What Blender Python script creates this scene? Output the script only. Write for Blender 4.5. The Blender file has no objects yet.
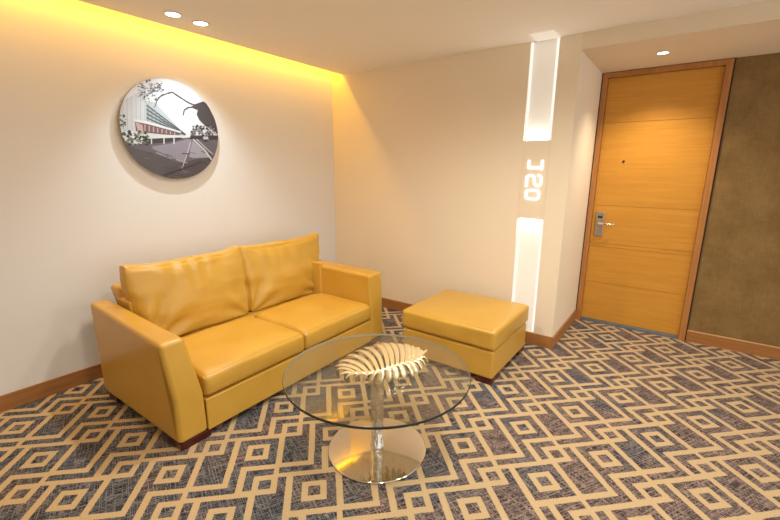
import bpy, bmesh, math, random
from mathutils import Vector, Matrix, noise

# ---------------------------------------------------------------- camera, world, lights, exposure
scene = bpy.context.scene
COL = scene.collection
scene.view_settings.view_transform = 'Standard'
scene.view_settings.look = 'None'
scene.view_settings.gamma = 1.0
scene.view_settings.exposure = 0.68

H = 2.487          # ceiling height
SOF = 2.377        # soffit height over the door
XW = 2.530         # left side of the door alcove
DY = 0.918         # depth of the alcove (door wall)
XR = 3.467         # right side of the door frame
COVE = 0.164       # width of the light cove
BH = 0.107         # baseboard height

cam_d = bpy.data.cameras.new('camera')
cam = bpy.data.objects.new('camera', cam_d)
COL.objects.link(cam)
Rv = Vector((0.80817454, 0.58890274, 0.00689026))
Uv = Vector((-0.13408177, 0.1725884, 0.97582546))
Fv = Vector((-0.5734771, 0.78956115, -0.21844268))
cam.matrix_world = Matrix(((Rv.x, Uv.x, -Fv.x, 3.2955), (Rv.y, Uv.y, -Fv.y, -3.4341), (Rv.z, Uv.z, -Fv.z, 1.5), (0, 0, 0, 1)))
cam_d.sensor_width = 36
cam_d.lens = 401.6932 / 780 * 36
cam_d.clip_start = 0.02
scene.camera = cam

world = bpy.data.worlds.new('hotel_lobby_light')
scene.world = world
world.use_nodes = True
world.node_tree.nodes['Background'].inputs[0].default_value = (0.98, 0.97, 0.94, 1)
world.node_tree.nodes['Background'].inputs[1].default_value = 1.0


def area_light(name, loc, size, power, color, rot=(0, 0, 0), size_y=None, spread=math.pi):
    d = bpy.data.lights.new(name, 'AREA')
    d.energy = power; d.color = color; d.size = size; d.spread = spread
    if size_y:
        d.shape = 'RECTANGLE'; d.size_y = size_y
    o = bpy.data.objects.new(name, d); o.location = loc; o.rotation_euler = rot
    COL.objects.link(o)
    return o


def spot_light(name, loc, target, power, color, cone, blend=0.6, radius=0.03):
    d = bpy.data.lights.new(name, 'SPOT')
    d.energy = power; d.color = color; d.spot_size = math.radians(cone); d.spot_blend = blend
    d.shadow_soft_size = radius
    o = bpy.data.objects.new(name, d); o.location = loc
    v = Vector(target) - Vector(loc)
    o.rotation_euler = v.to_track_quat('-Z', 'Y').to_euler()
    COL.objects.link(o)
    return o


WARM = (1.0, 0.92, 0.80)
for k, (x, y, p) in enumerate(((1.70, -1.75, 52), (2.75, -1.25, 46), (3.0, -2.6, 64), (3.9, -1.2, 30))):
    spot_light('added_ceiling_spot', (x, y, H - 0.03), (x, y, 0), p, WARM, 160, 0.9, 0.07)  # unseen spots added to brighten the room, no fixtures built
area_light('cove_light_glow', (0.075, -2.5, 2.625), 0.03, 17, (1.0, 0.50, 0.02), (0, 0, 0), 5.0)

# ---------------------------------------------------------------- node helpers


class NT:
    def __init__(self, name):
        self.m = bpy.data.materials.new(name)
        self.m.use_nodes = True
        self.t = self.m.node_tree
        self.t.nodes.clear()
        self.out = self.t.nodes.new('ShaderNodeOutputMaterial')

    def n(self, kind, **kw):
        nd = self.t.nodes.new(kind)
        for k, v in kw.items():
            setattr(nd, k, v)
        return nd

    def link(self, a, b):
        self.t.links.new(a, b)

    def math(self, op, a, b=None, c=None):
        nd = self.n('ShaderNodeMath', operation=op)
        for i, v in enumerate((a, b, c)):
            if v is None:
                continue
            if isinstance(v, (int, float)):
                nd.inputs[i].default_value = v
            else:
                self.link(v, nd.inputs[i])
        return nd.outputs[0]

    def vec(self, op, a, b=None, c=None):
        nd = self.n('ShaderNodeVectorMath', operation=op)
        for i, v in enumerate((a, b, c)):
            if v is None:
                continue
            if isinstance(v, tuple):
                nd.inputs[i].default_value = v
            else:
                self.link(v, nd.inputs[i])
        return nd.outputs['Value'] if op in ('DOT_PRODUCT', 'LENGTH') else nd.outputs[0]

    def mix(self, f, a, b):
        nd = self.n('ShaderNodeMix', data_type='RGBA')
        for s, v in ((nd.inputs['Factor'], f), (nd.inputs[6], a), (nd.inputs[7], b)):
            if isinstance(v, (int, float)):
                s.default_value = v
            elif isinstance(v, tuple):
                s.default_value = v if len(v) == 4 else (*v, 1)
            else:
                self.link(v, s)
        return nd.outputs[2]

    def noise(self, scale, detail=3, vec=None, rough=0.5):
        nd = self.n('ShaderNodeTexNoise')
        nd.inputs['Scale'].default_value = scale
        nd.inputs['Detail'].default_value = detail
        nd.inputs['Roughness'].default_value = rough
        if vec is not None:
            self.link(vec, nd.inputs['Vector'])
        return nd.outputs['Fac']

    def ramp(self, f, lo, hi):
        nd = self.n('ShaderNodeMapRange')
        nd.inputs[1].default_value = lo; nd.inputs[2].default_value = hi
        self.link(f, nd.inputs[0])
        return nd.outputs[0]

    def objco(self):
        return self.n('ShaderNodeTexCoord').outputs['Object']

    def mapped(self, scale=(1, 1, 1), rot=(0, 0, 0)):
        mp = self.n('ShaderNodeMapping')
        mp.inputs['Scale'].default_value = scale
        mp.inputs['Rotation'].default_value = rot
        self.link(self.objco(), mp.inputs['Vector'])
        return mp.outputs[0]

    def bsdf(self, color, rough=0.5, metal=0.0, bump=None, bump_s=0.2, bump_d=0.01, spec=0.5, coat=0.0):
        b = self.n('ShaderNodeBsdfPrincipled')
        if isinstance(color, tuple):
            b.inputs['Base Color'].default_value = (*color[:3], 1)
        else:
            self.link(color, b.inputs['Base Color'])
        if isinstance(rough, (int, float)):
            b.inputs['Roughness'].default_value = rough
        else:
            self.link(rough, b.inputs['Roughness'])
        b.inputs['Metallic'].default_value = metal
        b.inputs['Specular IOR Level'].default_value = spec
        b.inputs['Coat Weight'].default_value = coat
        if bump is not None:
            bp = self.n('ShaderNodeBump')
            bp.inputs['Strength'].default_value = bump_s
            bp.inputs['Distance'].default_value = bump_d
            self.link(bump, bp.inputs['Height'])
            self.link(bp.outputs[0], b.inputs['Normal'])
        self.link(b.outputs[0], self.out.inputs[0])
        return self.m


def srgb(r, g, b):
    f = lambda c: (c / 255 / 12.92) if c / 255 <= 0.04045 else ((c / 255 + 0.055) / 1.055) ** 2.4
    return (f(r), f(g), f(b))


def paint(name, col, rough=0.75):
    t = NT(name)
    n = t.noise(35, 4, t.objco())
    c = t.mix(t.ramp(t.noise(1.3, 2, t.objco()), 0.3, 0.7), tuple(v * 0.985 for v in col), col)
    return t.bsdf(c, rough, bump=n, bump_s=0.06, bump_d=0.004, spec=0.25)


def plain(name, col, rough=0.5, metal=0.0):
    t = NT(name)
    c = t.mix(t.noise(60, 3, t.objco()), tuple(v * 0.93 for v in col), col)
    return t.bsdf(c, rough, metal)


def emit(name, col, strength):
    t = NT(name)
    e = t.n('ShaderNodeEmission')
    e.inputs[0].default_value = (*col, 1); e.inputs[1].default_value = strength
    t.link(e.outputs[0], t.out.inputs[0])
    return t.m


def diffuser(name, col, strength):
    t = NT(name)
    b = t.n('ShaderNodeBsdfPrincipled')
    b.inputs['Base Color'].default_value = (0.74, 0.72, 0.69, 1)
    b.inputs['Roughness'].default_value = 0.5
    b.inputs['Emission Color'].default_value = (*col, 1)
    b.inputs['Emission Strength'].default_value = strength
    t.link(b.outputs[0], t.out.inputs[0])
    return t.m


def wood(name, dark, light, axis='X', rough=0.38):
    t = NT(name)
    sc = {'X': (1.2, 22, 22), 'Y': (22, 1.2, 22), 'Z': (22, 22, 1.2)}[axis]
    v = t.mapped(sc)
    a = t.noise(2.0, 6, v, 0.6)
    sc2 = tuple(s * 5 for s in sc)
    b = t.noise(2.0, 3, t.mapped(sc2))
    f = t.math('ADD', t.math('MULTIPLY', a, 0.7), t.math('MULTIPLY', b, 0.3))
    c = t.mix(t.ramp(f, 0.34, 0.66), dark, light)
    return t.bsdf(c, rough, bump=b, bump_s=0.08, bump_d=0.002, spec=0.4)


def leather(name):
    t = NT(name)
    v = t.objco()
    vo = t.n('ShaderNodeTexVoronoi'); vo.inputs['Scale'].default_value = 260
    t.link(v, vo.inputs['Vector'])
    big = t.noise(4, 3, v)
    c = t.mix(t.ramp(big, 0.3, 0.7), (0.54, 0.308, 0.042), (0.595, 0.350, 0.058))
    h = t.math('ADD', vo.outputs['Distance'], t.math('MULTIPLY', t.noise(28, 4, v), 1.5))
    return t.bsdf(c, t.math('ADD', t.math('MULTIPLY', big, 0.12), 0.24), bump=h, bump_s=0.10, bump_d=0.004, spec=0.5)


def carpet_material():
    t = NT('geometric_carpet')
    pos = t.objco()
    # woven edges: a little jitter of the lookup position
    nz = t.n('ShaderNodeTexNoise'); nz.inputs['Scale'].default_value = 160; nz.inputs['Detail'].default_value = 1
    t.link(pos, nz.inputs['Vector'])
    jit = t.vec('SCALE', t.vec('SUBTRACT', nz.outputs['Color'], (0.5, 0.5, 0.5)))
    jit.node.inputs['Scale'].default_value = 0.006
    p = t.vec('ADD', pos, jit)
    p = t.vec('SUBTRACT', p, (2.91868, -1.60083, 0.0))
    # the carpet lies a hair askew: lattice steps (.22097, -.00209) and (-.00535, .36298)
    a_, b_, c_, d_ = 0.22096758, -0.00534599, -0.00209303, 0.36297581
    det = a_ * d_ - b_ * c_
    cmb = t.n('ShaderNodeCombineXYZ')
    t.link(t.vec('DOT_PRODUCT', p, (4.5 * d_ / det, -4.5 * b_ / det, 0.0)), cmb.inputs[0])
    t.link(t.vec('DOT_PRODUCT', p, (-7.5 * c_ / det, 7.5 * a_ / det, 0.0)), cmb.inputs[1])
    p = cmb.outputs[0]

    # each dark field is a rectangle in (u, v) = (x + y, y - x), repeated on the carpet's lattice
    def rect(u0, u1, v0, v1, offs, per):
        uc, vc, a, b = (u0 + u1) / 2, (v0 + v1) / 2, (u1 - u0) / 2 + 0.06, (v1 - v0) / 2 + 0.06
        res = None
        for ox, oy in offs:
            xc, yc = (uc - vc) / 2 + ox, (uc + vc) / 2 + oy
            d = t.vec('SUBTRACT', p, (xc, yc, 0.0))
            d = t.vec('WRAP', d, (per / 2, 7.5, 1.0), (-per / 2, -7.5, -1.0))
            U = t.math('ABSOLUTE', t.vec('DOT_PRODUCT', d, (1 / a, 1 / a, 0.0)))
            V = t.math('ABSOLUTE', t.vec('DOT_PRODUCT', d, (-1 / b, 1 / b, 0.0)))
            m = t.math('MAXIMUM', U, V)
            res = m if res is None else t.math('MINIMUM', res, m)
        return t.math('LESS_THAN', res, 1.0)
    std = [(0, 0), (4.5, 7.5)]
    fields = [
        rect(-0.78, 0.78, -0.78, 0.78, std, 9),
        rect(4.22, 5.78, 4.22, 5.78, std, 9),
        rect(2.1, 5.95, 6.85, 7.95, std, 9),
        rect(2.1, 3.2, 4.2, 7.95, std, 9),
        rect(6.8, 7.9, -2.9, 6.1, std, 9),
        rect(4.05, 7.9, -2.9, 3.15, std, 9),
        rect(-8.2, -2.0, -8.0, -6.95, std, 9),
        rect(-3.1, -2.0, -8.0, -4.15, std, 9),
        # the join between square and chevron, missing at every fourth square
        rect(-3.0, -2.0, -4.6, -2.5, [(4.5, 7.5), (9, 0), (-4.5, 7.5)], 18),
    ]
    outer = rect(-3.0, 3.0, -3.0, 3.0, std, 9)
    tan = rect(-1.68, 1.68, -1.68, 1.68, std, 9)
    dark = t.math('SUBTRACT', outer, tan)
    for f in fields:
        dark = t.math('MAXIMUM', dark, f)
    dark = t.math('MAXIMUM', dark, 0.0)

    # crosshatched thread look in the dark fields
    def streak(ang, sc):
        mp = t.n('ShaderNodeMapping'); mp.inputs['Rotation'].default_value = (0, 0, math.radians(ang))
        t.link(pos, mp.inputs['Vector'])
        m2 = t.n('ShaderNodeMapping'); m2.inputs['Scale'].default_value = sc
        t.link(mp.outputs[0], m2.inputs['Vector'])
        return t.ramp(t.noise(1.0, 1, m2.outputs[0]), 0.46, 0.62)
    s1 = streak(22, (9, 150, 1)); s2 = streak(-60, (9, 140, 1)); s3 = streak(78, (12, 130, 1)); s4 = streak(-20, (10, 150, 1))
    hatch = t.math('MULTIPLY', t.math('ADD', t.math('MAXIMUM', s1, s2), t.math('MULTIPLY', s3, s4)), 0.62)
    hatch = t.ramp(hatch, 0.05, 0.95)
    sep = t.n('ShaderNodeSeparateXYZ'); t.link(pos, sep.inputs[0])
    zone = t.math('MULTIPLY', t.math('SUBTRACT', sep.outputs[0], 1.9), 0.09)
    patch = t.ramp(t.math('ADD', t.noise(2.6, 4, pos), zone), 0.42, 0.60)
    darkA = t.mix(hatch, (0.021, 0.024, 0.034), (0.215, 0.21, 0.22))
    darkB = t.mix(hatch, (0.040, 0.030, 0.034), (0.33, 0.245, 0.205))
    dcol = t.mix(patch, darkA, darkB)
    gold = t.mix(t.ramp(t.noise(240, 2, pos), 0.3, 0.7), (0.42, 0.30, 0.165), (0.61, 0.465, 0.275))
    col = t.mix(dark, gold, dcol)
    pile = t.noise(420, 2, pos)
    return t.bsdf(col, 0.95, bump=pile, bump_s=0.35, bump_d=0.003, spec=0.1)


def wallpaper():
    t = NT('brown_textile_wallpaper')
    a = t.noise(3.5, 5, t.mapped((1, 1, 1)), 0.65)
    b = t.noise(1, 2, t.mapped((260, 260, 14)))
    c = t.noise(1, 2, t.mapped((14, 14, 260)))
    f = t.math('ADD', t.math('MULTIPLY', a, 0.5), t.math('MULTIPLY', t.math('ADD', b, c), 0.25))
    col = t.mix(t.ramp(f, 0.36, 0.64), (0.165, 0.095, 0.028), (0.29, 0.18, 0.065))
    return t.bsdf(col, 0.7, bump=t.math('ADD', b, c), bump_s=0.2, bump_d=0.003, spec=0.3)


def glass_material(name='clear_table_glass', tint=(0.93, 0.94, 0.91), r0=0.085):
    t = NT(name)
    g = t.n('ShaderNodeNewGeometry')
    dt = t.math('ABSOLUTE', t.vec('DOT_PRODUCT', g.outputs['Incoming'], g.outputs['Normal']))
    fr = t.math('ADD', t.math('MULTIPLY', t.math('POWER', t.math('SUBTRACT', 1.0, dt), 5.0), 0.94), r0)
    tr = t.n('ShaderNodeBsdfTransparent'); tr.inputs[0].default_value = (*tint, 1)
    gl = t.n('ShaderNodeBsdfGlossy'); gl.inputs['Roughness'].default_value = 0.01
    mx = t.n('ShaderNodeMixShader')
    t.link(fr, mx.inputs[0]); t.link(tr.outputs[0], mx.inputs[1]); t.link(gl.outputs[0], mx.inputs[2])
    t.link(mx.outputs[0], t.out.inputs[0])
    return t.m


def water_steel():
    t = NT('hammered_chrome')
    v = t.mapped((70, 70, 22))
    n = t.noise(1.0, 2, v)
    return t.bsdf((0.78, 0.76, 0.71), 0.07, 1.0, bump=n, bump_s=1.0, bump_d=0.012)


def gold_metal():
    t = NT('polished_gold')
    n = t.noise(60, 3, t.objco())
    c = t.mix(n, (0.97, 0.82, 0.50), (1.0, 0.92, 0.66))
    return t.bsdf(c, 0.27, 0.78, bump=n, bump_s=0.2, bump_d=0.003)


M = dict(
    wall=paint('warm_white_wall_paint', (0.82, 0.785, 0.74)),
    back=paint('warm_lit_wall_paint', (0.86, 0.755, 0.60)),  # warm lamp light on the back wall is put into this colour
    ceiling=paint('cream_ceiling_paint', (0.92, 0.87, 0.79)),
    soffit=paint('beige_soffit_paint', (0.82, 0.71, 0.55)),
    plate=paint('beige_plate_paint', (0.84, 0.73, 0.57)),
    carpet=carpet_material(),
    paper=wallpaper(),
    base_x=wood('baseboard_wood_long_x', (0.30, 0.125, 0.035), (0.42, 0.19, 0.06), 'X'),
    base_y=wood('baseboard_wood_long_y', (0.30, 0.125, 0.035), (0.42, 0.19, 0.06), 'Y'),
    lip_highlight=plain('baseboard_bevel_highlight', (0.62, 0.38, 0.17), 0.4),  # paler colour paints the highlight along the baseboard's top bevel
    door=wood('oak_door_veneer', (0.56, 0.255, 0.034), (0.66, 0.325, 0.048), 'X'),
    jamb=wood('oak_door_frame', (0.36, 0.15, 0.04), (0.50, 0.225, 0.07), 'Z'),
    gap=plain('dark_shadow_gap', (0.045, 0.018, 0.008), 0.8),
    leather=leather('mustard_leather'),
    foot=wood('mahogany_foot', (0.045, 0.006, 0.005), (0.10, 0.014, 0.010), 'X', 0.3),
    glass=glass_material(),
    rim=plain('dark_green_glass_edge', (0.018, 0.026, 0.018), 0.15),
    rim_in=plain('pale_inner_glass_edge', (0.42, 0.40, 0.32), 0.2),
    steel=plain('polished_steel', (0.84, 0.81, 0.76), 0.07, 1.0),
    hammered=water_steel(),
    gold=gold_metal(),
    nickel=plain('satin_nickel', (0.46, 0.40, 0.33), 0.32, 0.9),
    black=plain('black_plastic', (0.02, 0.02, 0.02), 0.4),
    seal=plain('grey_blue_door_seal', (0.22, 0.27, 0.33), 0.35, 0.5),
    fixture=plain('white_downlight_trim', (0.72, 0.70, 0.68), 0.35, 0.2),
    panel=diffuser('luminous_white_diffuser', (1.0, 0.88, 0.72), 0.18),
    strip=emit('bright_led_strip', (1.0, 0.94, 0.84), 0.66),
    digit=emit('luminous_digits', (1.0, 0.96, 0.90), 1.5),
    bulb=emit('downlight_lens', (1.0, 0.96, 0.90), 6.0),
    canvas=plain('white_panel_edge', (0.18, 0.17, 0.16), 0.6),
)

# ---------------------------------------------------------------- mesh helpers


def bm_box(bm, x0, x1, y0, y1, z0, z1):
    vs = [bm.verts.new((x, y, z)) for z in (z0, z1) for y in (y0, y1) for x in (x0, x1)]
    for f in ((0, 2, 3, 1), (4, 5, 7, 6), (0, 1, 5, 4), (2, 6, 7, 3), (0, 4, 6, 2), (1, 3, 7, 5)):
        bm.faces.new([vs[i] for i in f])


def link_obj(name, bm, mat, parent=None, smooth=False, bevel=0.0, segs=3, origin=None):
    me = bpy.data.meshes.new(name)
    bmesh.ops.recalc_face_normals(bm, faces=bm.faces[:])
    if parent is not None:
        bmesh.ops.translate(bm, verts=bm.verts[:], vec=-parent.matrix_world.translation if False else -Vector(parent.get('_w', (0, 0, 0))))
    elif origin is not None:
        bmesh.ops.translate(bm, verts=bm.verts[:], vec=-Vector(origin))
    bm.to_mesh(me); bm.free()
    for m in (mat if isinstance(mat, (list, tuple)) else [mat]):
        me.materials.append(m)
    o = bpy.data.objects.new(name, me)
    COL.objects.link(o)
    if parent is not None:
        o.parent = parent
        o['_w'] = parent.get('_w', (0, 0, 0))
    elif origin is not None:
        o.location = origin
        o['_w'] = origin
    if smooth:
        for p in me.polygons:
            p.use_smooth = True
    if bevel > 0:
        b = o.modifiers.new('bevel', 'BEVEL'); b.width = bevel; b.segments = segs; b.limit_method = 'ANGLE'
        b.angle_limit = math.radians(35)
        for p in me.polygons:
            p.use_smooth = True
        wn = o.modifiers.new('normals', 'WEIGHTED_NORMAL'); wn.keep_sharp = True
    return o


def empty(name, loc, label, cat, group=None, kind=None):
    o = bpy.data.objects.new(name, None)
    o.location = loc
    o['_w'] = tuple(loc)
    COL.objects.link(o)
    o.empty_display_size = 0.1
    if label: o['label'] = label
    if cat: o['category'] = cat
    if group: o['group'] = group
    if kind: o['kind'] = kind
    return o


def box(name, x0, x1, y0, y1, z0, z1, mat, parent=None, bevel=0.0, segs=3):
    bm = bmesh.new(); bm_box(bm, x0, x1, y0, y1, z0, z1)
    return link_obj(name, bm, mat, parent, bevel=bevel, segs=segs)


def struct(o):
    o['kind'] = 'structure'
    return o


def boxes(name, lst, mat, parent=None, bevel=0.0):
    bm = bmesh.new()
    for b in lst:
        bm_box(bm, *b)
    return link_obj(name, bm, mat, parent, bevel=bevel)


def prism(bm, pts, axis, a0, a1):
    """extrude a closed polygon; axis 'y': pts are (x, z), axis 'x': pts are (y, z), axis 'z': pts are (x, y)"""
    def mk(p, a):
        return {'y': (p[0], a, p[1]), 'x': (a, p[0], p[1]), 'z': (p[0], p[1], a)}[axis]
    A = [bm.verts.new(mk(p, a0)) for p in pts]
    B = [bm.verts.new(mk(p, a1)) for p in pts]
    bm.faces.new(A); bm.faces.new(B[::-1])
    n = len(pts)
    for i in range(n):
        bm.faces.new((A[i], B[i], B[(i + 1) % n], A[(i + 1) % n]))


def lathe(bm, prof, center, n=64):
    rings = []
    for r, z in prof:
        if r < 1e-6:
            rings.append([bm.verts.new((center[0], center[1], center[2] + z))])
        else:
            rings.append([bm.verts.new((center[0] + r * math.cos(2 * math.pi * i / n), center[1] + r * math.sin(2 * math.pi * i / n), center[2] + z)) for i in range(n)])
    for a, b in zip(rings, rings[1:]):
        for i in range(n):
            j = (i + 1) % n
            if len(a) == 1 and len(b) == 1:
                continue
            if len(a) == 1:
                bm.faces.new((a[0], b[i], b[j]))
            elif len(b) == 1:
                bm.faces.new((a[i], b[0], a[j]))
            else:
                bm.faces.new((a[i], b[i], b[j], a[j]))


def cushion_bm(c, half, r=0.03, puff=(0, 0, 0), n=22, wrinkle=0.0, seed=0, pinch=0.0, warp=None):
    """a rounded, puffed block: c centre, half sizes, r edge radius, puff = extra bulge per axis"""
    bm = bmesh.new()
    bmesh.ops.create_cube(bm, size=2.0)
    bmesh.ops.subdivide_edges(bm, edges=bm.edges[:], cuts=n, use_grid_fill=True)
    for v in bm.verts:
        q = v.co.copy()
        # crowd the grid towards the edges
        q = Vector([math.sin(x * math.pi / 2) if abs(x) < 1 else x for x in q])
        P = Vector([q[i] * half[i] for i in range(3)])
        C = Vector([max(-(half[i] - r), min(half[i] - r, P[i])) for i in range(3)])
        D = P - C
        if D.length > 1e-9:
            P = C + D.normalized() * r if D.length > 1e-6 and sum(abs(x) > 1e-6 for x in D) > 1 else P
        for i in range(3):
            j, k = (i + 1) % 3, (i + 2) % 3
            P[i] += puff[i] * (q[i]) * (1 - q[j] ** 2) * (1 - q[k] ** 2)
        if wrinkle:
            w = noise.noise(Vector((P.x * 5 + seed * 7.3, P.y * 3.2 + seed, P.z * 11)))
            w2 = noise.noise(Vector((P.x * 14 + seed, P.y * 10, P.z * 24 + seed)))
            nrm = Vector([P[i] / half[i] ** 1 for i in range(3)]).normalized()
            P += nrm * (w * wrinkle + w2 * wrinkle * 0.35)
        if warp:
            P = warp(P, q)
        v.co = Vector(c) + P
    return bm


# ---------------------------------------------------------------- the room
bm = bmesh.new()
bm_box(bm, -0.1, 6.2, -5.4, DY + 0.12, -0.06, 0.0)
struct(link_obj('floor', bm, M['carpet']))
struct(box('wall_left', -0.12, 0.0, -5.4, 0.0, 0.0, 2.70, M['wall']))

CX0, CX1 = 2.153, 2.372       # the light column in the back wall
SLOTD = 0.035
struct(boxes('wall_back', [
    (-0.12, CX0, 0.0, DY + 0.12, 0.0, 2.70),
    (CX1, XW, 0.0, DY + 0.12, 0.0, 2.70),
    (CX0, CX1, SLOTD, DY + 0.12, 0.0, 2.70),
    (CX0, CX1, 0.0, SLOTD, 0.0, 0.112),
], M['back']))
struct(box('wall_corridor', XR + 0.006, 6.2, DY, DY + 0.12, 0.0, SOF, M['paper']))
struct(box('wall_rear_added', -0.12, 6.2, -5.5, -5.4, 0.0, 2.70, M['wall']))  # unseen wall added to cut the fill light from behind
struct(boxes('wall_bulkhead', [(XW, 6.2, 0.0, DY + 0.12, SOF, 2.70)], M['soffit']))
struct(boxes('ceiling', [(COVE, 6.2, -5.4, 0.0, H, H + 0.03), (-0.12, 6.2, -5.4, 0.0, 2.70, 2.76)], M['ceiling']))

# skirting boards
struct(box('baseboard_left', 0.0, 0.014, -5.4, -0.014, 0.0, BH, M['base_y'], bevel=0.002, segs=2))
struct(box('baseboard_back', 0.0, XW + 0.0, -0.014, 0.0, 0.0, BH, M['base_x'], bevel=0.002, segs=2))
struct(box('baseboard_alcove', XW, XW + 0.014, -0.014, DY - 0.02, 0.0, BH, M['base_y'], bevel=0.002, segs=2))
bb = struct(box('baseboard_corridor', XR + 0.004, 6.2, DY - 0.014, DY, 0.0, BH - 0.008, M['base_x']))
box('top_highlight', XR + 0.004, 6.2, DY - 0.014, DY, BH - 0.008, BH, M['lip_highlight'], bb)  # strip carrying the painted bevel highlight

# door
D0, D1 = XW + 0.052, XR - 0.052
door = empty('door_1', ((XW + XR) / 2, DY, 0), 'light oak hotel room door with horizontal grooves and a card lock', None, kind='structure')
FY = DY - 0.022
ZT = SOF - 0.005
zt = 2.330
boxes('door_frame', [
    (XW + 0.010, D0, FY, DY + 0.12, 0.0, ZT),
    (D1, XR - 0.005, FY, DY + 0.12, 0.0, ZT),
    (D0, D1, FY, DY + 0.12, zt, ZT)], M['jamb'], door, bevel=0.0015)
boxes('shadow_gap', [
    (XW + 0.001, XW + 0.010, FY + 0.012, DY + 0.1, 0.0, SOF),
    (XR - 0.005, XR + 0.006, FY + 0.012, DY + 0.1, 0.0, SOF),
    (XW + 0.010, XR - 0.005, FY + 0.012, DY + 0.1, ZT, SOF)], M['gap'], door)
# leaf: five boards between routed grooves
LY = DY + 0.012
gs = [0.032, 0.420, 0.780, 0.815, 1.182, 1.940, zt - 0.003]
bm = bmesh.new()
for a, b in zip(gs, gs[1:]):
    bm_box(bm, D0 + 0.003, D1 - 0.003, LY, LY + 0.04, a + 0.0016, b - 0.0016)
bm_box(bm, D0, D1, LY + 0.006, LY + 0.046, gs[0] - 0.02, zt)
link_obj('door_leaf', bm, M['door'], door)
s = box('bottom_seal', D0 + 0.001, D1 - 0.001, LY - 0.018, LY + 0.04, 0.0, 0.030, M['seal'], door, bevel=0.002)
s['label'] = 'grey-blue metal seal under the door'

lock = box('lock_plate', 2.612, 2.690, LY - 0.014, LY, 0.880, 1.118, M['nickel'], door, bevel=0.008)
lock['label'] = 'satin nickel card lock plate'
box('card_reader_slot', 2.632, 2.672, LY - 0.0155, LY - 0.013, 1.058, 1.082, M['black'], lock)
# lever handle
bm = bmesh.new()
bmesh.ops.create_cone(bm, cap_ends=True, segments=20, radius1=0.015, radius2=0.012, depth=0.05,
                      matrix=Matrix.Translation((2.655, LY - 0.038, 1.012)) @ Matrix.Rotation(math.pi / 2, 4, 'X'))
pts = [(2.655, -0.060, 1.012, .011), (2.675, -0.064, 1.012, .011), (2.71, -0.064, 1.013, .010), (2.75, -0.062, 1.014, .009), (2.785, -0.058, 1.015, .008)]
prev = None
for (x, dy, z, r) in pts:
    ring = [bm.verts.new((x, LY + dy + r * 0.8 * math.cos(a * math.pi / 6), z + r * math.sin(a * math.pi / 6))) for a in range(12)]
    if prev:
        for i in range(12):
            bm.faces.new((prev[i], ring[i], ring[(i + 1) % 12], prev[(i + 1) % 12]))
    else:
        bm.faces.new(ring[::-1])
    prev = ring
bm.faces.new(prev)
lv = link_obj('lever_handle', bm, M['steel'], lock, smooth=True)
lv['label'] = 'polished lever handle'
bm = bmesh.new()
bmesh.ops.create_cone(bm, cap_ends=True, segments=24, radius1=0.011, radius2=0.009, depth=0.006,
                      matrix=Matrix.Translation((2.789, LY - 0.003, 1.592)) @ Matrix.Rotation(math.pi / 2, 4, 'X'))
link_obj('peephole', bm, M['black'], door)

# ---------------------------------------------------------------- light column and room number sign
col = empty('light_column', ((CX0 + CX1) / 2, 0.02, 0.112), 'tall white luminous column set in the wall beside the door alcove', 'wall light')
Z0, Z1, Z2 = 0.114, 1.108, 1.742
for a, b in ((Z0, Z1), (Z2, H - 0.001)):
    box('diffuser', CX0 + 0.002, CX1 - 0.001, SLOTD - 0.012, SLOTD - 0.001, a, b, M['panel'], col)
    box('led_strip', CX1 - 0.020, CX1 - 0.001, 0.002, SLOTD - 0.013, a, b, M['strip'], col)
    box('led_strip', CX0 + 0.002, CX0 + 0.018, 0.010, SLOTD - 0.013, a, b, M['strip'], col)
box('ceiling_diffuser', 2.203, 2.377, -0.210, -0.002, H - 0.006, H, M['panel'], col)

sign = empty('room_number_sign', (2.263, -0.002, Z1), 'beige plate with glowing sideways number 120 on the light column', 'sign')
box('sign_plate', CX0 + 0.001, CX1 - 0.001, -0.001, SLOTD - 0.001, Z1 + 0.001, Z2 - 0.001, M['plate'], sign)


def stroke_digit(polys, width, closed=False):
    bm = bmesh.new()
    for pl in polys:
        for (x0, z0), (x1, z1) in zip(pl, pl[1:]):
            dx, dz = x1 - x0, z1 - z0
            l = math.hypot(dx, dz)
            nx, nz = -dz / l * width / 2, dx / l * width / 2
            prism(bm, [(x0 + nx, z0 + nz), (x1 + nx, z1 + nz), (x1 - nx, z1 - nz), (x0 - nx, z0 - nz)], 'y', -0.009, -0.001)
        for (x, z) in pl:
            k = 10
            prism(bm, [(x + width / 2 * math.cos(2 * math.pi * i / k), z + width / 2 * math.sin(2 * math.pi * i / k)) for i in range(k)], 'y', -0.0091, -0.001)
    return bm


wd = 0.016
area_light('sign_uplight_glow', ((CX0 + CX1) / 2, 0.012, Z2 + 0.004), 0.19, 0.60, (1.0, 0.94, 0.86), (math.pi, 0, 0), 0.016)
area_light('sign_downlight_glow', ((CX0 + CX1) / 2, 0.012, Z1 - 0.004), 0.19, 0.60, (1.0, 0.94, 0.86), (0, 0, 0), 0.016)
d1 = [[(2.214, 1.580), (2.214, 1.526), (2.320, 1.526)], [(2.320, 1.580), (2.320, 1.514)]]
d2 = [[(2.206, 1.464 - 0.012), (2.206, 1.378)], [(2.206, 1.452), (2.222, 1.464), (2.250, 1.464), (2.266, 1.452), (2.272, 1.40), (2.284, 1.384), (2.310, 1.382), (2.322, 1.396), (2.324, 1.446), (2.312, 1.462), (2.298, 1.466)]]
d0 = [[(2.222, 1.342), (2.302, 1.342), (2.314, 1.332), (2.314, 1.284), (2.302, 1.273), (2.222, 1.273), (2.210, 1.284), (2.210, 1.332), (2.222, 1.342)]]
for pl in (d1, d2, d0):
    link_obj('glowing_digit', stroke_digit(pl, wd), M['digit'], sign)

# ---------------------------------------------------------------- downlights


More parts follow.
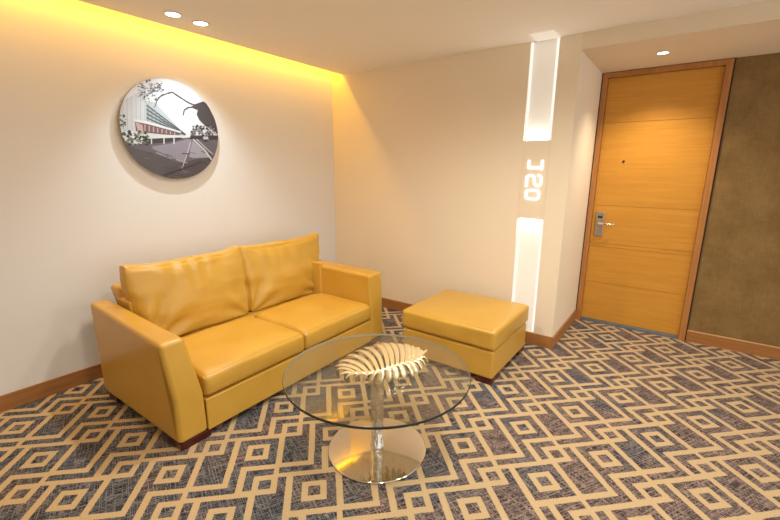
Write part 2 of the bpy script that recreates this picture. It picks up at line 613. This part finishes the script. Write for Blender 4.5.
def downlight(x, y, z, label, group=None, r=0.045):
    t = empty('recessed_downlight', (x, y, z), label, 'ceiling light', group)
    bm = bmesh.new()
    lathe(bm, [(r * 1.0, 0.0), (r * 1.25, 0.0), (r * 1.25, -0.004), (r * 1.12, -0.007), (r, -0.005), (r, 0.0)], (x, y, z), 32)
    link_obj('trim_ring', bm, M['fixture'], t, smooth=True)
    bm = bmesh.new()
    lathe(bm, [(0.0, -0.0035), (r * 0.98, -0.003), (r * 0.98, -0.0005), (0, -0.0005)], (x, y, z), 32)
    link_obj('lens', bm, M['bulb'], t)
    return t


G = 'ceiling downlights over the round photograph'
downlight(0.423, -1.917, H, 'round ceiling downlight over the sofa, nearer the left edge of the photo', G)
downlight(0.414, -1.723, H, 'round ceiling downlight over the sofa, nearer the back corner', G)
downlight(3.014, 0.431, SOF, 'single recessed downlight in the lowered soffit above the door', None, 0.036)
spot_light('art_downlight_glow_a', (0.423, -1.917, H - 0.02), (0.10, -1.87, 0.9), 5, (0.78, 0.93, 1.0), 88, 0.9, 0.012)
spot_light('art_downlight_glow_b', (0.414, -1.723, H - 0.02), (0.10, -1.74, 0.9), 28, (0.78, 0.93, 1.0), 92, 0.9, 0.012)
spot_light('door_downlight_glow', (3.014, 0.431, SOF - 0.02), (3.0, 0.72, 0), 37, (1.0, 0.84, 0.62), 112, 1.0, 0.03)

# ---------------------------------------------------------------- round photograph on the left wall
AC = (-1.8035, 1.7885); AR = 0.3677
art = empty('round_wall_photograph', (0.0, AC[0], AC[1]), 'round black and white street photograph hung on the left wall above the sofa', 'picture')


def disc_x(bm, r, x0, x1, n=96):
    prism(bm, [(AC[0] + r * math.cos(2 * math.pi * i / n), AC[1] + r * math.sin(2 * math.pi * i / n)) for i in range(n)], 'x', x0, x1)


bm = bmesh.new(); disc_x(bm, 0.16, 0.0005, 0.030, 48)
link_obj('wall_spacer', bm, M['canvas'], art)
bm = bmesh.new(); disc_x(bm, AR, 0.030, 0.044)
link_obj('panel', bm, M['canvas'], art)

Hm = [0.0045206066, -0.00047884726, -1.1234027, 0.00035740691, -0.0043823729, 0.95565202, -0.00041558473, -6.8948395e-05]


def uv(x, y):
    w = Hm[6] * x + Hm[7] * y + 1
    return ((Hm[0] * x + Hm[1] * y + Hm[2]) / w, (Hm[3] * x + Hm[4] * y + Hm[5]) / w)


gray = {}
amats = []


def ink(c):
    if c not in gray:
        gray[c] = len(amats)
        amats.append(plain('print_ink_%d' % len(amats), tuple(v * 0.78 for v in srgb(*c)), 0.45))
    return gray[c]


abm = bmesh.new()
layer = [0.0]


def clip_disc(pts):
    """densify and pull points outside the disc back to its rim"""
    out = []
    for (a, b) in zip(pts, pts[1:] + pts[:1]):
        for k in range(6):
            u = a[0] + (b[0] - a[0]) * k / 6; v = a[1] + (b[1] - a[1]) * k / 6
            l = math.hypot(u, v)
            if l > 0.997:
                u, v = u / l * 0.997, v / l * 0.997
            if not out or math.hypot(out[-1][0] - u, out[-1][1] - v) > 1e-4:
                out.append((u, v))
    return out


def apoly(c, pts, px=True):
    layer[0] += 0.000012
    q = [uv(*p) for p in pts] if px else list(pts)
    q = clip_disc(q)
    if len(q) < 3:
        return
    vs = [abm.verts.new((0.0442 + layer[0], AC[0] + u * AR, AC[1] + v * AR)) for u, v in q]
    f = abm.faces.new(vs)
    f.material_index = ink(c)


def aline(c, pts, w):
    for (x0, y0), (x1, y1) in zip(pts, pts[1:]):
        dx, dy = x1 - x0, y1 - y0
        l = math.hypot(dx, dy) or 1
        nx, ny = -dy / l * w / 2, dx / l * w / 2
        apoly(c, [(x0 + nx, y0 + ny), (x1 + nx, y1 + ny), (x1 - nx, y1 - ny), (x0 - nx, y0 - ny)])


rnd = random.Random(5)
apoly((238, 238, 242), [(math.cos(i * math.pi / 40), math.sin(i * math.pi / 40)) for i in range(80)], False)
# street
apoly((112, 104, 110), [(60, 270), (110, 298), (200, 290), (330, 270), (400, 266), (470, 272), (480, 380), (400, 460), (200, 470), (90, 380), (50, 300)])
apoly((96, 88, 92), [(80, 300), (180, 330), (300, 372), (300, 470), (150, 450), (70, 350)])
apoly((88, 80, 82), [(300, 372), (400, 350), (440, 356), (430, 420), (330, 460), (220, 450), (240, 400)])
apoly((156, 148, 160), [(185, 306), (262, 294), (330, 276), (348, 280), (340, 320), (318, 372), (250, 350), (205, 330)])
apoly((172, 166, 176), [(350, 282), (372, 300), (420, 350), (350, 352), (336, 346)])
apoly((110, 102, 108), [(196, 318), (320, 372), (318, 376), (190, 326)])
aline((226, 222, 226), [(352, 276), (398, 320), (428, 360)], 5)
aline((214, 208, 214), [(366, 276), (410, 318), (440, 344)], 3)
aline((214, 208, 214), [(342, 288), (326, 345), (308, 394)], 3)
aline((190, 184, 190), [(205, 330), (262, 352), (330, 372)], 3)
for k in range(26):
    x, y = rnd.uniform(110, 430), rnd.uniform(320, 430)
    g = rnd.choice([(82, 74, 78), (106, 98, 104), (120, 112, 118)])
    aline(g, [(x, y), (x + rnd.uniform(10, 34), y + rnd.uniform(2, 12))], rnd.uniform(2, 5))
# building: long facade running to the vanishing point
apoly((218, 220, 224), [(60, 130), (165, 70), (168, 250), (62, 240)])
for k in range(6):
    aline((176, 178, 186), [(70 + k * 18, 120 - k * 8), (74 + k * 17, 236 + k * 3)], 1.6)
apoly((196, 202, 206), [(163, 128), (200, 128), (322, 262), (300, 262), (163, 215)])
for k in range(5):
    a = 140 + k * 17
    aline((84, 86, 96), [(166, a), (322, 258 + k)], 5.2)
    aline((170, 188, 186), [(166, a + 8), (318, 258 + k)], 4.0)
for k in range(9):
    x = 172 + k * 16
    aline((104, 106, 116), [(x, 140 + k * 13), (x, 206 + k * 6)], 2.6)
apoly((128, 96, 100), [(118, 200), (170, 214), (300, 252), (300, 264), (150, 250), (124, 244)])
for k in range(8):
    x = 160 + k * 17
    aline((206, 184, 178), [(x, 218 + k * 4.6), (x, 244 + k * 2.2)], 4)
apoly((206, 178, 172), [(122, 208), (150, 220), (156, 262), (136, 262)])
apoly((236, 236, 238), [(118, 196), (175, 206), (304, 246), (304, 252), (170, 216), (118, 206)])
apoly((228, 230, 228), [(138, 258), (160, 256), (322, 262), (324, 270), (150, 274)])
apoly((70, 64, 66), [(150, 276), (300, 270), (318, 274), (240, 290), (170, 296)])
for x in (186, 236, 276):
    aline((232, 232, 232), [(x, 272), (x, 296)], 5)
# hedge
for k in range(60):
    x, y = rnd.uniform(72, 172), rnd.uniform(246, 300)
    y = max(y, 214 + (x - 60) * 0.36)
    s_ = rnd.uniform(4, 9)
    apoly(rnd.choice([(84, 96, 80), (118, 128, 108), (58, 64, 58), (150, 156, 140)]), [(x - s_, y), (x, y - s_), (x + s_, y), (x, y + s_ * .7)])
for k in range(26):
    x, y = rnd.uniform(60, 84), rnd.uniform(180, 262)
    s_ = rnd.uniform(2, 6)
    apoly((90, 92, 90), [(x - s_, y), (x, y - s_), (x + s_, y), (x, y + s_)])
# twigs and leaves, upper left
for k in range(120):
    a = rnd.uniform(0, 6.28); rr = rnd.random() ** 0.6
    x, y = 182 + 56 * rr * math.cos(a), 84 + 48 * rr * math.sin(a)
    s_ = rnd.uniform(1.5, 4.5)
    apoly(rnd.choice([(120, 118, 124), (170, 168, 172), (88, 86, 92)]), [(x - s_, y), (x, y - s_), (x + s_ * 1.6, y), (x, y + s_)])
aline((84, 78, 82), [(204, 126), (220, 106), (244, 95), (268, 88), (296, 106), (326, 126), (356, 140), (396, 134)], 4.5)
aline((84, 78, 82), [(312, 182), (316, 160), (332, 150), (364, 146)], 5)
aline((84, 78, 82), [(206, 128), (198, 150)], 3)
# big dark trunk crown on the right
apoly((84, 76, 78), [(350, 140), (392, 126), (410, 136), (424, 168), (444, 205), (456, 246), (448, 252), (425, 236), (400, 222), (378, 200), (366, 178), (372, 160), (352, 152)])
for k in range(70):
    x, y = rnd.uniform(346, 452), rnd.uniform(222, 268)
    s_ = rnd.uniform(3, 8)
    apoly(rnd.choice([(86, 80, 82), (120, 114, 118), (160, 156, 160), (66, 60, 62)]), [(x - s_, y), (x, y - s_), (x + s_, y), (x, y + s_ * .7)])
apoly((70, 64, 68), [(340, 262), (462, 262), (462, 276), (340, 272)])
apoly((206, 202, 206), [(392, 266), (410, 266), (414, 278), (392, 278)])
apoly((60, 54, 56), [(394, 278), (412, 278), (412, 283), (394, 283)])
po = link_obj('printed_photo', abm, amats, art)
for p in po.data.polygons:
    pass

# ---------------------------------------------------------------- sofa
SY0, SY1 = -2.578, -0.728      # outer faces of the arms
AW = 0.168
sofa = empty('sofa', (0.75, (SY0 + SY1) / 2, 0), 'mustard yellow leather two-seat sofa with loose cushions against the left wall', 'sofa')
sofa.rotation_euler.z = math.radians(1.0)
IY0, IY1 = SY0 + AW, SY1 - AW
MY = (IY0 + IY1) / 2
L = M['leather']
bm = bmesh.new()
bm_box(bm, 0.30, 1.265, IY0 + 0.0005, IY1 - 0.0005, 0.045, 0.236)
bm_box(bm, 0.30, 0.66, IY0 + 0.001, IY1 - 0.001, 0.2362, 0.362)
link_obj('base', bm, L, sofa, bevel=0.006)


def arm(y0, y1, side):
    # side = -1: left arm, +1: right arm; the inner face slopes, so the arm is slimmer on top
    bm = bmesh.new()
    top0, top1 = 0.652, 0.638
    prism(bm, [(0.300, 0.045), (1.268, 0.045), (1.266, 0.30), (1.256, top1), (0.95, 0.642), (0.250, top0)], 'y', y0, y1)
    for v in bm.verts:
        k = max(0.0, (v.co.z - 0.30) / 0.34)
        if side < 0:
            u = (v.co.x - 0.75) / 0.5
            v.co.y += (-0.015 - 0.025 * u if abs(v.co.y - y0) < 1e-5 else -0.060 - 0.015 * u) * k
        elif abs(v.co.y - y0) < 1e-5:
            v.co.y -= 0.018 * k
    return link_obj('armrest', bm, L, sofa, bevel=0.026, segs=5)


arm(SY0, IY0, -1)
arm(IY1, SY1, 1)


def warp_frame(P, q):
    # the top edge of the backrest rolls outwards
    k = max(0.0, (P.z + 0.05) / 0.3)
    return Vector((P.x - 0.03 * k, P.y * (1 + 0.014 * k * k * 3), P.z))


bm = cushion_bm((0.345, MY, 0.445), (0.075, (IY1 - IY0) / 2 - 0.004, 0.300), 0.035, (0.0, 0, 0.0), 16, warp=warp_frame)
link_obj('backrest', bm, L, sofa, smooth=True)
# padded cheeks where the backrest meets the arms
for y0, y1, xf, zt_ in ((IY0 - 0.030, IY0 + 0.020, 0.52, 0.672), (IY1 - 0.028, IY1 + 0.010, 0.700, 0.672)):
    box('backrest_cheek', 0.32, xf, y0, y1, 0.33, zt_, L, sofa, bevel=0.016, segs=4)

SW = (IY1 - IY0) / 4 - 0.002
for k, yc in enumerate(((IY0 + MY) / 2, (IY1 + MY) / 2)):
    def warp_seat(P, q, k=k):
        z = P.z
        # front edge and outer corners sag, the sitting area is puffed
        w = ((q.z + 1) / 2) ** 1.5
        z -= w * (0.012 * max(0.0, q.x) ** 5 + 0.008 * abs(q.y) ** 6)
        z += w * 0.002 * math.sin(q.y * 9 + q.x * 5 + k)
        x = P.x + 0.010 * (1 - q.z * q.z) * max(0.0, q.x) ** 2
        x += max(0.0, -q.x) * 0.030 * abs(q.y) ** 4          # the rear edge bows back in the middle
        return Vector((x, P.y, z))
    bm = cushion_bm((0.962, yc, 0.317), (0.300, SW - 0.001, 0.078), 0.032, (0.0, 0.0, 0.014), 30, 0.0015, seed=3 + k, warp=warp_seat)
    link_obj('seat_cushion', bm, L, sofa, smooth=True)
for k, (yc, ex) in enumerate((((IY0 + MY) / 2 + 0.022, -1), ((IY1 + MY) / 2 + 0.072, 1))):
    def warp_back(P, q, k=k, ex=ex):
        # plump at the bottom, slimmer at the top, top corners pulled out
        z = (q.z + 1) / 2
        ear = (abs(q.y) ** 5) * max(0.0, q.z) ** 3
        x = P.x * (1.0 - 0.40 * z) - 0.035 * z
        y = P.y * (1 + 0.035 * z)
        if q.y * ex > 0:
            y += (0.050 if ex > 0 else -0.030) * z ** 1.5 * abs(q.y) ** 2
        zz = P.z + ear * 0.030 - 0.014 * (1 - q.y * q.y) * z
        if q.x > 0:
            # folds fanning out of the lower outer corner
            a = math.atan2((q.z + 1.0) * 0.55, (q.y * ex * -1 + 1.0) * 0.9 if True else 0)
            r = math.hypot((q.z + 1.0) * 0.55, (1.0 - q.y * ex))
            x += 0.016 * math.sin(a * 11 + k * 2) * math.exp(-((r - 0.45) / 0.38) ** 2)
            a2 = math.atan2((q.z + 1.0) * 0.55, (q.y * ex + 1.0))
            r2 = math.hypot((q.z + 1.0) * 0.55, (1.0 + q.y * ex))
            x += 0.011 * math.sin(a2 * 9 + 1 + k) * math.exp(-((r2 - 0.45) / 0.32) ** 2)
            # gathers along the top seam
            x += 0.0085 * math.sin(q.y * 17 + 2.5 * math.sin(q.y * 4 + k)) * max(0.0, q.z - 0.15) * (1 - q.y ** 4)
        return Vector((x, y, zz))
    bm = cushion_bm((0.510, yc, 0.622), (0.085, SW + 0.022, 0.262), 0.040, (0.062, 0.0, 0.012), 44, 0.013, seed=11 + k * 5, warp=warp_back)
    link_obj('back_cushion', bm, L, sofa, smooth=True)


def foot(x0, x1, y0, y1, z1, parent):
    bm = bmesh.new()
    A = [bm.verts.new(p) for p in ((x0 + .006, y0 + .006, 0), (x1 - .006, y0 + .006, 0), (x1 - .006, y1 - .006, 0), (x0 + .006, y1 - .006, 0))]
    B = [bm.verts.new(p) for p in ((x0, y0, z1), (x1, y0, z1), (x1, y1, z1), (x0, y1, z1))]
    bm.faces.new(A[::-1]); bm.faces.new(B)
    for i in range(4):
        bm.faces.new((A[i], A[(i + 1) % 4], B[(i + 1) % 4], B[i]))
    return link_obj('foot', bm, M['foot'], parent, bevel=0.002)


for x0, x1 in ((0.33, 0.47), (1.120, 1.262)):
    foot(x0, x1, SY0 + 0.008, SY0 + 0.19, 0.046, sofa)
    foot(x0, x1, SY1 - 0.19, SY1 - 0.008, 0.046, sofa)

# ---------------------------------------------------------------- ottoman
OX0, OX1, OY0, OY1 = 1.582, 2.368, -0.915, -0.168
ott = empty('ottoman', ((OX0 + OX1) / 2, (OY0 + OY1) / 2, 0), 'square mustard yellow leather ottoman between sofa and light column', 'ottoman')
box('base', OX0 + 0.008, OX1 - 0.008, OY0 + 0.008, OY1 - 0.008, 0.047, 0.262, L, ott, bevel=0.020, segs=4)
bm = cushion_bm(((OX0 + OX1) / 2, (OY0 + OY1) / 2, 0.341), ((OX1 - OX0) / 2, (OY1 - OY0) / 2, 0.074), 0.026, (0.004, 0.004, 0.010), 26, 0.003, seed=2)
link_obj('cushion', bm, L, ott, smooth=True)
for x0, x1 in ((OX0 + 0.02, OX0 + 0.14), (OX1 - 0.14, OX1 - 0.014)):
    foot(x0, x1, OY0 + 0.014, OY0 + 0.14, 0.048, ott)
    foot(x0, x1, OY1 - 0.14, OY1 - 0.014, 0.048, ott)

# ---------------------------------------------------------------- glass coffee table
TX, TY, TZ, TR = 2.103, -1.900, 0.470, 0.485
tab = empty('coffee_table', (TX, TY, 0), 'round glass coffee table on a chrome pedestal with disc base', 'table')
bm = bmesh.new()
lathe(bm, [(0, 0.0), (0.262, 0.0), (0.268, 0.003), (0.268, 0.008), (0.262, 0.012), (0.12, 0.016), (0.05, 0.018), (0, 0.018)], (TX, TY, 0), 96)
link_obj('disc_base', bm, M['steel'], tab, smooth=False, bevel=0.001)
bm = bmesh.new()
lathe(bm, [(0, 0.017), (0.040, 0.017), (0.036, 0.024), (0.0345, 0.10), (0.0345, 0.40), (0.036, 0.446), (0, 0.446)], (TX, TY, 0), 48)
link_obj('pedestal_column', bm, M['hammered'], tab, smooth=True)
bm = bmesh.new()
lathe(bm, [(0, 0.446), (0.062, 0.446), (0.070, 0.450), (0.070, TZ - 0.013), (0, TZ - 0.013)], (TX, TY, 0), 48)
link_obj('mounting_flange', bm, M['steel'], tab)
bm = bmesh.new()
lathe(bm, [(0, TZ - 0.012), (TR - 0.002, TZ - 0.012), (TR - 0.002, TZ), (0, TZ)], (TX, TY, 0), 128)
gt = link_obj('glass_top', bm, M['glass'], tab)
bm = bmesh.new()
lathe(bm, [(TR - 0.0025, TZ - 0.0125), (TR - 0.001, TZ - 0.012), (TR, TZ - 0.010), (TR, TZ - 0.002), (TR - 0.001, TZ), (TR - 0.0025, TZ + 0.0005), (TR - 0.0025, TZ - 0.0125)], (TX, TY, 0), 128)
gr = link_obj('edge', bm, [M['rim'], M['rim_in']], gt, smooth=False)
for p in gr.data.polygons:
    c = p.center
    d = math.hypot(c.x + gr.location.x, c.y + gr.location.y)
    out = Vector((c.x, c.y, 0)).normalized().dot(p.normal)
    p.material_index = 0 if out > 0.3 else 1
gr['label'] = 'dark green polished glass edge'

# ---------------------------------------------------------------- golden leaf on the table
leaf = empty('gold_leaf_ornament', (2.10, -1.86, TZ), 'golden metal leaf sculpture lying on the glass table top', 'ornament')
MID = [Vector(p) for p in [(2.247, -1.643, 0.05), (2.263, -1.734, 0.052), (2.253, -1.808, 0.056), (2.227, -1.897, 0.06), (2.195, -1.984, 0.06), (2.14, -2.036, 0.046), (2.041, -2.045, 0.018)]]


def spline(P, t):
    n = len(P) - 1
    s = min(max(t, 0), 0.99999) * n
    i = int(s); f = s - i
    p0, p1, p2, p3 = P[max(i - 1, 0)], P[i], P[i + 1], P[min(i + 2, n)]
    return 0.5 * ((2 * p1) + (p2 - p0) * f + (2 * p0 - 5 * p1 + 4 * p2 - p3) * f * f + (-p0 + 3 * p1 - 3 * p2 + p3) * f ** 3)


def ribbon(bm, P, widths, thick, ridge=0.3, n=12):
    prev = None
    for k in range(n + 1):
        t = k / n
        c = spline(P, t)
        tg = (spline(P, min(t + .02, 1)) - spline(P, max(t - .02, 0))).normalized()
        side = tg.cross(Vector((0, 0, 1))).normalized()
        up = side.cross(tg)
        wv = widths(t)
        prof = [(-1, 0), (-.55, ridge * .7), (0, ridge), (.55, ridge * .7), (1, 0), (.5, -thick), (-.5, -thick)]
        ring = [bm.verts.new(c + side * (a * wv) + up * (b * wv if b > 0 else b)) for a, b in prof]
        if prev:
            m = len(ring)
            for i in range(m):
                bm.faces.new((prev[i], ring[i], ring[(i + 1) % m], prev[(i + 1) % m]))
        else:
            bm.faces.new(ring[::-1])
        prev = ring
    bm.faces.new(prev)


base = Vector((0, 0, TZ))
bm = bmesh.new()
ribbon(bm, [p + base + Vector((0, 0, 0.004)) for p in MID], lambda t: 0.0085 * (1 - 0.6 * t) + 0.001, 0.006, 0.9, 30)
mid = link_obj('midrib', bm, M['gold'], leaf, smooth=True)
UP =  [(1.939, -2.038), (1.902, -2.002), (1.877, -1.949), (1.872, -1.878), (1.875, -1.806), (1.888, -1.737), (1.907, -1.68), (1.93, -1.635), (1.969, -1.609), (2.011, -1.588), (2.055, -1.571), (2.098, -1.566), (2.14, -1.571), (2.187, -1.602)]
DN =  [(1.987, -2.067), (2.033, -2.071), (2.08, -2.066), (2.124, -2.054), (2.166, -2.033), (2.202, -2.011), (2.228, -1.976), (2.255, -1.936), (2.278, -1.898), (2.296, -1.857), (2.307, -1.817), (2.305, -1.772), (2.299, -1.726), (2.282, -1.682)]
rl = random.Random(8)
bm = bmesh.new()
for side, pts in ((1, UP), (-1, DN)):
    n = len(pts)
    for i, e in enumerate(pts):
        t0 = (0.90 - 0.66 * (i / (n - 1))) if side > 0 else (0.93 - 0.72 * (i / (n - 1)))
        m0 = spline(MID, t0)
        tip_dir = (spline(MID, min(t0 + .05, 1)) - spline(MID, t0 - .05)).normalized()
        E = Vector((e[0] + rl.uniform(-.006, .006), e[1] + rl.uniform(-.006, .006), 0.006))
        d = (E - m0)
        # bow the finger: leaves the rib outwards, then sweeps towards the leaf tip
        bow = -tip_dir * (0.05 * d.length)
        a = m0 + d * 0.35 + bow * 0.9 + Vector((0, 0, 0.010))
        b = m0 + d * 0.72 + bow * 0.7 + Vector((0, 0, 0.012))
        a.z = m0.z * 0.9 + 0.010; b.z = m0.z * 0.55 + 0.012
        wmax = rl.uniform(0.0195, 0.0235)
        ribbon(bm, [m0 + base, a + base, b + base, E + base],
               lambda t, w=wmax: w * (0.42 + 0.58 * math.sin(min(1, t * 1.25) * math.pi / 2) ** 1.2) * (1.0 if t < .86 else max(.28, (1 - t) / .14)), 0.003, 0.35, 12)
link_obj('leaf_blade', bm, M['gold'], leaf, smooth=True)

for o in list(bpy.data.objects):
    if '_w' in o:
        del o['_w']
